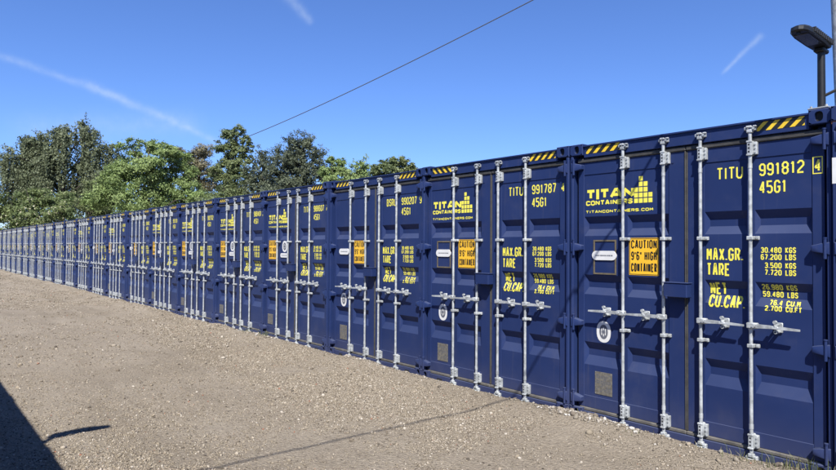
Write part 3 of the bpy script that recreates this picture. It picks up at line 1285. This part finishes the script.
# ------------------------------------------------------------------ weeds at the foot of the nearest doors
M['blade'] = stone_material('weed_blades', [(0, (.09, .11, .045)), (.5, (.16, .17, .08)), (.8, (.26, .24, .15))])
mb = MB()
mb.mat('blade')
r = random.Random(4)
for cx, n_, hh in ((-.60, 26, .13), (-.35, 40, .16), (-.15, 34, .18), (.05, 30, .16), (-.95, 12, .09), (-1.6, 8, .07), (-2.2, 8, .07), (-9.6, 30, .14), (-10.4, 20, .12)):
    for _ in range(n_):
        bx, by = r.gauss(cx, .10), -abs(r.gauss(.05, .05)) - .03
        bz = float(ground_z(bx, by))
        a = r.uniform(0, 2 * math.pi)
        h_ = hh * r.uniform(.4, 1.0)
        ln = h_ * r.uniform(.2, .8)
        dx, dy = math.cos(a), min(math.sin(a), .1)
        wv = Vector((-dy, dx, 0)).normalized() * .0028
        p0 = Vector((bx, by, bz - .005))
        p1 = p0 + Vector((dx * ln * .35, dy * ln * .35, h_ * .65))
        p2 = p0 + Vector((dx * ln, dy * ln, h_))
        mb.mesh([p0 - wv, p0 + wv, p1 - wv * .8, p1 + wv * .8, p2], [(0, 1, 3, 2), (2, 3, 4)])
props(link('weeds', mb.data('weeds')), 'thin dry weeds sprouting at the foot of the doors', None, None, 'stuff')

# ------------------------------------------------------------------ the row of containers
ORD = ['first', 'second', 'third', 'fourth', 'fifth', 'sixth', 'seventh', 'eighth', 'ninth', 'tenth', 'eleventh', 'twelfth', 'thirteenth', 'fourteenth', 'fifteenth',
       'sixteenth', 'seventeenth', 'eighteenth', 'nineteenth', 'twentieth', 'twenty-first', 'twenty-second', 'twenty-third']
GROUP = 'navy containers standing in one long row'
codes = [('TITU', '991812', '4'), ('TITU', '991787', '4'), ('BSRU', '990207', '9'), ('TITU', '988607', '7'), ('TITU', '988401', '2')]
rr = random.Random(21)
for i in range(5, 23):
    codes.append(('TITU', '9%05d' % rr.randint(80000, 91999), str(rr.randint(0, 9))))
styles = ['A', 'A', 'B', 'C', 'C', 'C', 'C', 'B', 'C', 'B', 'C', 'B', 'C', 'C', 'B', 'C', 'B', 'C', 'C', 'B', 'C', 'B', 'C']
labels = {
    0: 'nearest navy container with number 991812 and a black lamp on its corner',
    1: 'navy container with number 991787, between containers 991812 and 990207',
    2: 'navy container with number 990207 and no stepped yellow logo on its door',
    3: 'navy container with sign and white oval side by side, right after container 990207',
}
jit = random.Random(8)
for i in range(23):
    x = -PITCHW * (i + 1) + (PITCHW - W) / 2
    lab = labels.get(i, 'navy container with white locking bars, %s in the row counted from the lamp' % ORD[i])
    o, s_, c_ = codes[i]
    dy = 0.0 if i == 0 else jit.uniform(-.018, .018)
    build_container((x, dy, 0), 0, lab, o, s_, c_, styles[i], -1 if i == 1 else 1, GROUP)
# neighbour on the other side of the lamp, cut by the photo's edge
nb = build_container((PITCHW - W - .006, -.035, 0), 0, 'navy container cut off at the right edge, only its corner post in view', 'TITU', '990866', '5', 'A', 1, GROUP)
mb = MB()
mb.mat('white').face([(.006, .0045, 2.30), (.044, .0045, 2.30), (.044, .0045, 2.50), (.006, .0045, 2.50)])
link('white_sticker', mb.data('white_sticker'), nb)
mb = MB()
mb.mat('rust').box(-.001, .030, .01, .05, 2.76, 2.788, .004)
link('rust_patch', mb.data('rust_patch'), nb)

# the row opposite, just behind the viewpoint: its roof edge throws the dark shadow on the yard
YOPP = -6.06
for k in range(4):
    build_container((-.22 - PITCHW * k, YOPP, 0), math.pi, 'navy container of the row opposite, out of view behind the dark shadow on the gravel', 'TITU', '98%04d' % (4100 + 37 * k), '3', 'C', 1, 'navy containers of the opposite row')


# ------------------------------------------------------------------ lamps
def build_lamp(loc, rz, label, pole_h):
    root = empty('yard_lamp', loc, rz)
    props(root, label, 'lamp', 'black lamps on the container roofs')
    mb = MB()
    mb.mat('galv_dull')
    mb.box(-.075, .075, -.075, .075, 0, .012, .003)
    for sx in (-1, 1):
        for sy in (-1, 1):
            mb.cyl((sx * .055, sy * .055, .012), (sx * .055, sy * .055, .028), .010, n=6)
    link('base_plate', mb.data('lamp_base'), root)
    mb = MB()
    mb.mat('lampblack')
    mb.cyl((0, 0, .012), (0, 0, pole_h), .029, .027, n=16)
    link('pole', mb.data('lamp_pole', True), root)
    # head: flat casting that reaches out over the yard (towards -y), rounded at the tip
    mb = MB()
    mb.mat('lampfin')
    prof = [(.050, .048), (.035, .062), (-.10, .072), (-.32, .074), (-.40, .064), (-.44, .045), (-.455, .016)]
    prof = prof + [(-.455, -.016)] + [(y_, -x_) for y_, x_ in reversed(prof[:-1])]
    n_ = len(prof)

    def ring(sc, z_):
        return [(x_ * sc, -.2 + (y_ + .2) * sc, z_) for y_, x_ in prof]
    rings = [ring(.93, -.024), ring(1.0, -.014), ring(1.0, .012), ring(.88, .030)]
    vs_ = [p for R in rings for p in R]
    fs_ = []
    for a in range(3):
        for k in range(n_):
            fs_.append((a * n_ + k, a * n_ + (k + 1) % n_, (a + 1) * n_ + (k + 1) % n_, (a + 1) * n_ + k))
    fs_ += [tuple(range(n_)), tuple(range(3 * n_, 4 * n_))]
    mb.mesh(vs_, fs_)
    for k in range(11):                                    # cooling fins along both flanks
        yy = .015 - k * .033
        for sx in (-1, 1):
            mb.box(min(sx * .048, sx * .084), max(sx * .048, sx * .084), yy - .007, yy + .007, -.006, .036, .003)
    hd = link('lamp_head', mb.data('lamp_head'), root)
    hd.location = (0, 0, pole_h + .01)
    hd.rotation_euler = (math.radians(-6), math.radians(2), 0)
    mb = MB()
    mb.mat('led').box(-.052, .052, -.37, -.12, -.029, -.0245, .002)
    mb.mat('lampblack')
    mb.cyl((0, -.410, -.024), (0, -.410, -.040), .014, n=10)
    link('lamp_lens', mb.data('lamp_lens'), hd)
    mb = MB()
    mb.mat('lampblack')
    mb.box(-.040, .040, -.045, .062, -.060, -.022, .010)
    link('pole_clamp', mb.data('pole_clamp'), hd)
    return root


build_lamp((-.100, .095, H + .011), math.radians(-3), 'black street lamp on the near corner of container 991812', .505)
build_lamp((-2.93, YOPP - .10, H + .011), math.pi, 'lamp of the opposite row, seen only as an arm shadow on the gravel', .38)

# ------------------------------------------------------------------ cables and the steel mast by the lamp
mb = MB()
mb.mat('cable')
pts = []
for k in range(15):
    t = k / 14
    pts.append((-.075 + .62 * t, .10 + .05 * t, 3.02 + .13 * math.sin(t * math.pi * .62) - .10 * max(0, t - .7)))
mb.tube(pts, .012, 8)
props(link('supply_cable', mb.data('supply_cable', True)), 'short black cable curving up beside the lamp pole', 'cable')

mb = MB()
mb.mat('galv_dull')
mb.cyl((-.046, .42, 2.888), (-.176, .42, 7.2), .056, .044, n=20)
mb.box(-.13, .04, .33, .51, 2.876, 2.888)
props(link('steel_mast', mb.data('steel_mast', True)), 'grey galvanised mast rising at the right edge behind the lamp', 'mast')


def pix_at(px, py, depth):
    d = pix_dir(px, py)
    return CAM + d * (depth / d.dot(fw))


A, B = pix_at(225, 145.3, 66), pix_at(600, -35, 24)
mb = MB()
mb.mat('cable_grey')
pts, rs = [], []
for k in range(41):
    t = k / 40
    p = A.lerp(B, t)
    p.z -= 4 * .42 * t * (1 - t)
    pts.append(p)
    rs.append(.034 - .012 * t)
mb.tube(pts, rs, 6)
props(link('overhead_cable', mb.data('overhead_cable', True)), 'thin dark overhead cable slanting across the blue sky', 'cable')

# a second line runs straight over the yard, too high to be seen; it leaves the thin shadow on gravel and doors
ZC = 5.0
xc = -3.06 + (ZC - .35) / 1.52
mb = MB()
mb.mat('cable')
mb.tube([(xc + .003 * (yy - 2), yy, ZC + .0006 * (yy + 2) ** 2) for yy in np.linspace(-30, 30, 41)], .0125, 8)
props(link('service_cable', mb.data('service_cable', True)), 'high cable above the yard, seen only as a thin shadow on the gravel', 'cable')


# ------------------------------------------------------------------ trees
def leaf_material(name, base, alt, dark):
    m, t, bs = material(name)
    g = t.n.new('ShaderNodeNewGeometry')
    pos = g.outputs['Position']
    a = t.step(t.noise(pos, .55, 3, .6), .38, .64)
    col = t.mix(a, base + (1,), alt + (1,))
    rnd = g.outputs['Random Per Island']
    col = t.mix(t.m('MULTIPLY', t.step(rnd, .35, 1.0), .75), col, dark + (1,))
    t.l.new(col, bs.inputs['Base Color'])
    bs.inputs['Roughness'].default_value = .55
    bs.inputs['Specular IOR Level'].default_value = .3
    tr = t.n.new('ShaderNodeBsdfTranslucent')
    t.l.new(col, tr.inputs['Color'])
    mx = t.n.new('ShaderNodeMixShader')
    mx.inputs[0].default_value = .36
    t.l.new(bs.outputs[0], mx.inputs[1])
    t.l.new(tr.outputs[0], mx.inputs[2])
    out = [q for q in t.n if q.type == 'OUTPUT_MATERIAL'][0]
    t.l.new(mx.outputs[0], out.inputs['Surface'])
    return m


M['bark'] = plain('bark', (.075, .062, .050), .9, 0, .35, 6, .8, 20)
M['leaf_birch'] = leaf_material('birch_leaves', (.144, .172, .097), (.199, .227, .131), (.068, .085, .055))
M['leaf_light'] = leaf_material('light_green_leaves', (.205, .281, .094), (.280, .356, .136), (.116, .167, .063))
M['leaf_mid'] = leaf_material('mid_green_leaves', (.144, .186, .077), (.207, .241, .101), (.076, .101, .050))
M['leaf_pine'] = leaf_material('pine_needles', (.097, .121, .077), (.144, .165, .099), (.053, .068, .047))
M['leaf_brown'] = leaf_material('brownish_leaves', (.193, .179, .110), (.248, .227, .138), (.117, .110, .068))
M['leaf_elder'] = leaf_material('elder_leaves', (.131, .179, .068), (.186, .227, .088), (.072, .099, .047))
M['blossom'] = leaf_material('elder_blossom', (.40, .39, .25), (.48, .46, .32), (.32, .31, .19))


def leaf_quads(P, size, droop=0.0, out=None):
    """Small bent leaf clumps at points P; `out` leans them outwards from their branch."""
    n = len(P)
    N = rng.normal(size=(n, 3))
    N /= np.linalg.norm(N, axis=1)[:, None]
    if out is not None:
        o = out / (np.linalg.norm(out, axis=1)[:, None] + 1e-6)
        N = N * .75 + o * .75 + np.array([0, 0, .30])
        N /= np.linalg.norm(N, axis=1)[:, None]
    T = rng.normal(size=(n, 3))
    if droop:
        T = T * (1 - droop) + np.array([0, 0, -2.0]) * droop
    a = np.cross(N, T)
    a /= np.linalg.norm(a, axis=1)[:, None]
    b = np.cross(a, N)
    s = size * rng.uniform(.55, 1.35, (n, 1))
    w_ = s * rng.uniform(.45, .85, (n, 1))
    v0 = P - b * s * .5
    v1 = P + a * w_ * .5 - N * s * .10
    v2 = P + b * s * .5
    v3 = P - a * w_ * .5 - N * s * .10
    V = np.stack([v0, v1, v2, v3], 1).reshape(-1, 3)
    F = np.arange(n * 4).reshape(n, 4)
    return V, F


def tree(name, label, cat, px, pbase, ptop, pwid, depth, mat, n_leaf, leaf, style='round', extra=None, seed=1, lobes=None):
    """A tree standing at the photo column px, `depth` metres ahead, its top at row ptop, crown pwid pixels wide."""
    global rng
    rng = np.random.default_rng(seed)
    r = random.Random(seed)
    c = pix_at(px, 240, depth)
    k = depth / F_PX
    top = pix_at(px, ptop, depth).z
    low = max(.8, pix_at(px, pbase, depth).z)
    R = pwid * k / 2
    root = empty(name, (c.x, c.y, 0), r.uniform(0, 6))
    root.rotation_euler = (0, 0, 0)
    props(root, label, cat, 'trees beyond the containers')
    Hh = top
    # trunk and limbs
    mb = MB()
    mb.mat('bark')
    r0 = .035 * Hh ** .9
    tp = [Vector((0, 0, -.1)), Vector((r.uniform(-.2, .2), r.uniform(-.2, .2), Hh * .3)), Vector((r.uniform(-.4, .4), r.uniform(-.4, .4), Hh * .62)), Vector((r.uniform(-.5, .5), r.uniform(-.5, .5), Hh * .95))]
    mb.tube(tp, [r0, r0 * .75, r0 * .45, r0 * .1], 9)
    tips = []
    nl = 16
    cz, hz = (Hh + low) / 2, (Hh - low) / 2
    side = Vector((-rt.x, -rt.y, 0))
    fdir = Vector((fw.x, fw.y, 0)).normalized()
    if lobes is None:
        lobes = []
        for q in range(nl):
            th, ph = r.uniform(0, 2 * math.pi), math.asin(r.uniform(-.75, .92))
            rad = r.uniform(.45, .80)
            e = Vector((math.cos(th) * math.cos(ph) * R * rad, math.sin(th) * math.cos(ph) * R * rad, cz + math.sin(ph) * hz * rad))
            if style == 'cone':
                f = 1 - .75 * clamp01((e.z - low) / (Hh - low))
                e.x *= f * 1.25
                e.y *= f * 1.25
            lobes.append((e, r.uniform(.26, .42) * R))
        lobes.append((Vector((0, 0, Hh - R * .22)), R * .30))
    else:
        lobes = [(rt * (lx - px) * k + fdir * r.uniform(-.26, .26) * R + Vector((0, 0, pix_at(px, ly, depth).z)), lr * k) for lx, ly, lr in lobes]
    for e, lr in lobes:
        t0 = tp[1].lerp(tp[3], clamp01((e.z * .72 - tp[1].z) / (tp[3].z - tp[1].z)))
        mid = t0.lerp(e, .55) + Vector((0, 0, .12 * (e - t0).length))
        mb.tube([t0, mid, e], [r0 * .26, r0 * .15, r0 * .05], 5)
        for _ in range(3):
            d = Vector((r.gauss(0, 1), r.gauss(0, 1), r.gauss(.3, 1))).normalized()
            mb.tube([mid.lerp(e, r.uniform(.2, 1)), e + d * lr * .8], [r0 * .06, r0 * .02], 4)
    link('trunk', mb.data(name + '_trunk', True), root)
    # crown: twig clusters through each lobe, leaves round each twig
    C, Lr, Ce = [], [], []
    tot = sum(l ** 2 for _, l in lobes)
    for e, lr in lobes:
        m_ = int(max(6, 300 * lr ** 2 / tot)) + 8
        d = rng.normal(size=(m_, 3))
        d /= np.linalg.norm(d, axis=1)[:, None]
        rad = lr * rng.uniform(.20, 1.15, (m_, 1)) ** .6
        pts_ = np.array(e) + d * rad * np.array([1, 1, .85])
        C.append(pts_)
        Lr += [lr] * m_
        Ce += [np.array(e)] * m_
    C = np.concatenate(C)
    Lr, Ce = np.array(Lr), np.array(Ce)
    pr = Lr ** 1.0
    pr = pr / pr.sum()
    pick = rng.choice(len(C), n_leaf, p=pr)
    sig = (Lr[pick] * .16)[:, None]
    P = C[pick] + rng.normal(size=(n_leaf, 3)) * sig * np.array([1.15, 1.15, .75])
    mid = C.mean(0)
    glob = lambda q: (q - mid) / (np.linalg.norm(q - mid, axis=1)[:, None] + 1e-6)
    O = P - Ce[pick] + (C[pick] - Ce[pick]) * .4
    O = O / (np.linalg.norm(O, axis=1)[:, None] + 1e-6) + glob(P) * .8
    droop = 0.0
    if style == 'weep':
        # hanging twigs: leaves strung below points on the shell
        m_ = n_leaf // 26
        pk = rng.choice(len(C), m_, p=pr)
        base = C[pk] + rng.normal(size=(m_, 3)) * .35
        ln = rng.uniform(1.2, 4.4, m_)
        t_ = rng.uniform(0, 1, (m_, 26)) ** .85
        S = base[:, None, :] + np.stack([rng.normal(0, .09, (m_, 26)) + t_ * rng.normal(0, .15, (m_, 1)), rng.normal(0, .09, (m_, 26)), -t_ * ln[:, None]], -1)
        So = np.repeat((C[pk] - Ce[pk])[:, None, :], 26, 1) + rng.normal(0, .5, (m_, 26, 3))
        h_ = n_leaf // 3
        P = np.concatenate([P[:h_], S.reshape(-1, 3)])
        O = np.concatenate([O[:h_], So.reshape(-1, 3)])
        kp = P[:, 2] > low * .8
        P, O = P[kp], O[kp]
        droop = .55
    if style == 'needle':
        m_ = n_leaf // 14
        pk = rng.choice(len(C), m_, p=pr)
        base = C[pk] + rng.normal(size=(m_, 3)) * (Lr[pk] * .14)[:, None]
        dirs = base - Ce[pk]
        dirs /= np.linalg.norm(dirs, axis=1)[:, None]
        dirs[:, 2] = dirs[:, 2] * .5 + .25
        t_ = rng.uniform(0, 1, (m_, 14, 1))
        P = (base[:, None, :] + dirs[:, None, :] * t_ * .50 + rng.normal(0, .06, (m_, 14, 3))).reshape(-1, 3)
        O = np.repeat(dirs[:, None, :], 14, 1).reshape(-1, 3)
    V, F = leaf_quads(P, leaf, droop, O)
    me = np_mesh(name + '_crown', V, F, [M[mat]])
    link('crown', me, root)
    if extra:
        n2 = extra[1]
        d = P[rng.choice(len(P), n2)] - np.array([0, 0, cz])
        q = d * np.array([1.05, 1.05, 1.05]) + np.array([0, 0, cz])
        V, F = leaf_quads(q, extra[2], 0, d)
        link('blossom', np_mesh(name + '_blossom', V, F, [M[extra[0]]]), root)
    return root


# left: big weeping birch, lobes given as (column, row, radius) of the photo turned into metres at its own distance
tree('weeping_tree', 'tall dark weeping tree at the far left with hanging branches', 'tree', 62, 215, 118, 110, 82, 'leaf_birch', 60000, .26, 'weep', None, 3,
     [(55, 134, 11), (46, 142, 11), (66, 136, 12), (80, 130, 9), (88, 132, 8), (74, 121, 5), (93, 150, 11), (22, 146, 11), (12, 156, 10), (30, 150, 13), (24, 164, 12), (36, 168, 13), (5, 170, 8), (40, 160, 14), (58, 160, 14), (76, 162, 14), (90, 172, 13), (28, 176, 13), (48, 182, 14), (68, 186, 14), (88, 192, 13), (14, 186, 9), (104, 146, 8), (108, 160, 10), (20, 138, 6), (8, 164, 8), (18, 168, 10), (34, 144, 8), (100, 168, 12), (6, 188, 10), (110, 178, 11)])
tree('elder_bush', 'low bush dotted with pale blossom in front of the weeping tree', 'bush', 30, 250, 186, 84, 64, 'leaf_elder', 22000, .22, 'round', ('blossom', 900, .22), 5,
     [(5, 205, 13), (22, 200, 14), (40, 198, 13), (56, 203, 13), (68, 212, 11), (10, 222, 14), (30, 220, 16), (50, 222, 15), (72, 226, 12), (-10, 214, 14)])
tree('dark_shrub_tree', 'small dark tree between the weeping tree and the light green one', 'tree', 88, 250, 182, 60, 70, 'leaf_mid', 14000, .22, 'round', None, 15)
tree('light_green_tree', 'broad light green leafy tree with a rounded top', 'tree', 148, 235, 141, 112, 66, 'leaf_light', 62000, .20, 'round', None, 6,
     [(143, 145, 9), (132, 149, 11), (154, 148, 10), (166, 151, 10), (178, 156, 10), (121, 164, 13), (111, 176, 13), (104, 188, 12), (140, 166, 16), (158, 168, 15), (173, 164, 12), (184, 171, 11), (126, 180, 17), (148, 186, 18), (168, 184, 17), (186, 187, 13), (113, 198, 16), (136, 204, 17), (160, 205, 17), (182, 203, 15), (198, 198, 11), (176, 153, 7), (100, 204, 12)])
tree('brownish_tree', 'thin brownish tree behind the light green tree', 'tree', 200, 230, 146, 44, 72, 'leaf_brown', 13000, .18, 'round', None, 7,
     [(196, 153, 8), (206, 151, 8), (188, 160, 8), (202, 166, 10), (212, 172, 8), (192, 176, 10), (206, 186, 10), (180, 152, 6)])
tree('poplar_tree', 'tall loose grey green tree touched by the overhead cable', 'tree', 232, 225, 123, 50, 60, 'leaf_mid', 22000, .18, 'round', None, 8,
     [(238, 131, 7), (227, 134, 8), (244, 140, 6), (220, 146, 8), (232, 148, 9), (243, 153, 8), (224, 160, 9), (238, 166, 9), (250, 160, 5), (218, 174, 9), (232, 180, 11), (247, 178, 9), (224, 192, 10), (240, 194, 10), (250, 145, 4)])
tree('small_pine_tree', 'small pine with a pointed tip left of the big dark pine', 'tree', 261, 215, 146, 26, 56, 'leaf_pine', 7000, .17, 'needle', None, 9,
     [(261, 150, 3.5), (261, 156, 5), (258, 163, 6), (266, 164, 6), (254, 174, 8), (266, 176, 8), (260, 186, 10), (272, 186, 8), (250, 188, 8)])
tree('dark_pine_tree', 'broad dark pine with several rounded tops', 'tree', 294, 205, 134, 66, 50, 'leaf_pine', 36000, .12, 'needle', None, 10,
     [(299, 139, 6), (291, 144, 7), (309, 143, 6), (304, 150, 9), (317, 152, 6), (278, 154, 7), (286, 158, 9), (272, 160, 5), (300, 164, 11), (316, 164, 8), (280, 170, 9), (292, 178, 11), (310, 176, 10), (322, 174, 7), (272, 178, 8), (304, 190, 9), (280, 190, 9)])
tree('young_green_tree', 'young bright green tree right of the dark pine', 'tree', 334, 205, 155, 30, 45, 'leaf_light', 14000, .125, 'round', None, 11,
     [(330, 160, 5), (340, 162, 5), (334, 170, 7), (324, 172, 6), (344, 172, 6), (330, 182, 8), (342, 184, 8)])
tree('slim_conifer', 'slim pointed conifer between the two green trees', 'tree', 361, 205, 157, 20, 43, 'leaf_light', 5000, .14, 'needle', None, 12,
     [(361, 161, 2.5), (360, 166, 4), (364, 171, 4.5), (356, 174, 5), (363, 180, 7), (354, 184, 7), (372, 184, 6)])
tree('rounded_green_tree', 'rounded green tree standing above container 990207', 'tree', 394, 200, 156, 56, 40, 'leaf_mid', 26000, .115, 'round', None, 13,
     [(392, 161, 5), (384, 164, 6), (402, 162, 6), (410, 168, 6), (376, 170, 6), (392, 170, 8), (404, 174, 8), (382, 178, 8), (416, 174, 5), (396, 182, 9), (412, 182, 7), (368, 182, 7), (420, 180, 4)])
tree('distant_treetop', 'small treetop just showing above container 991787', 'tree', 452, 195, 163, 24, 42, 'leaf_mid', 3000, .14, 'round', None, 14,
     [(455, 166, 2.5), (447, 168, 2.5), (440, 170, 2.5), (452, 174, 5), (442, 178, 6), (460, 178, 6)])
for nm, lb, px, pt, pw, dp, mt, sd_ in (
        ('hedge_tree', 'dark leafy undergrowth tree below the pines', 285, 178, 80, 47, 'leaf_pine', 31),
        ('hedge_tree', 'leafy undergrowth tree below the tall loose grey green tree', 226, 182, 70, 55, 'leaf_mid', 32),
        ('hedge_tree', 'low leafy tree filling the gap left of the rounded green tree', 350, 174, 60, 44, 'leaf_mid', 33)):
    tree(nm, lb, 'tree', px, 250, pt, pw, dp, mt, 16000, .17, 'round', None, sd_)
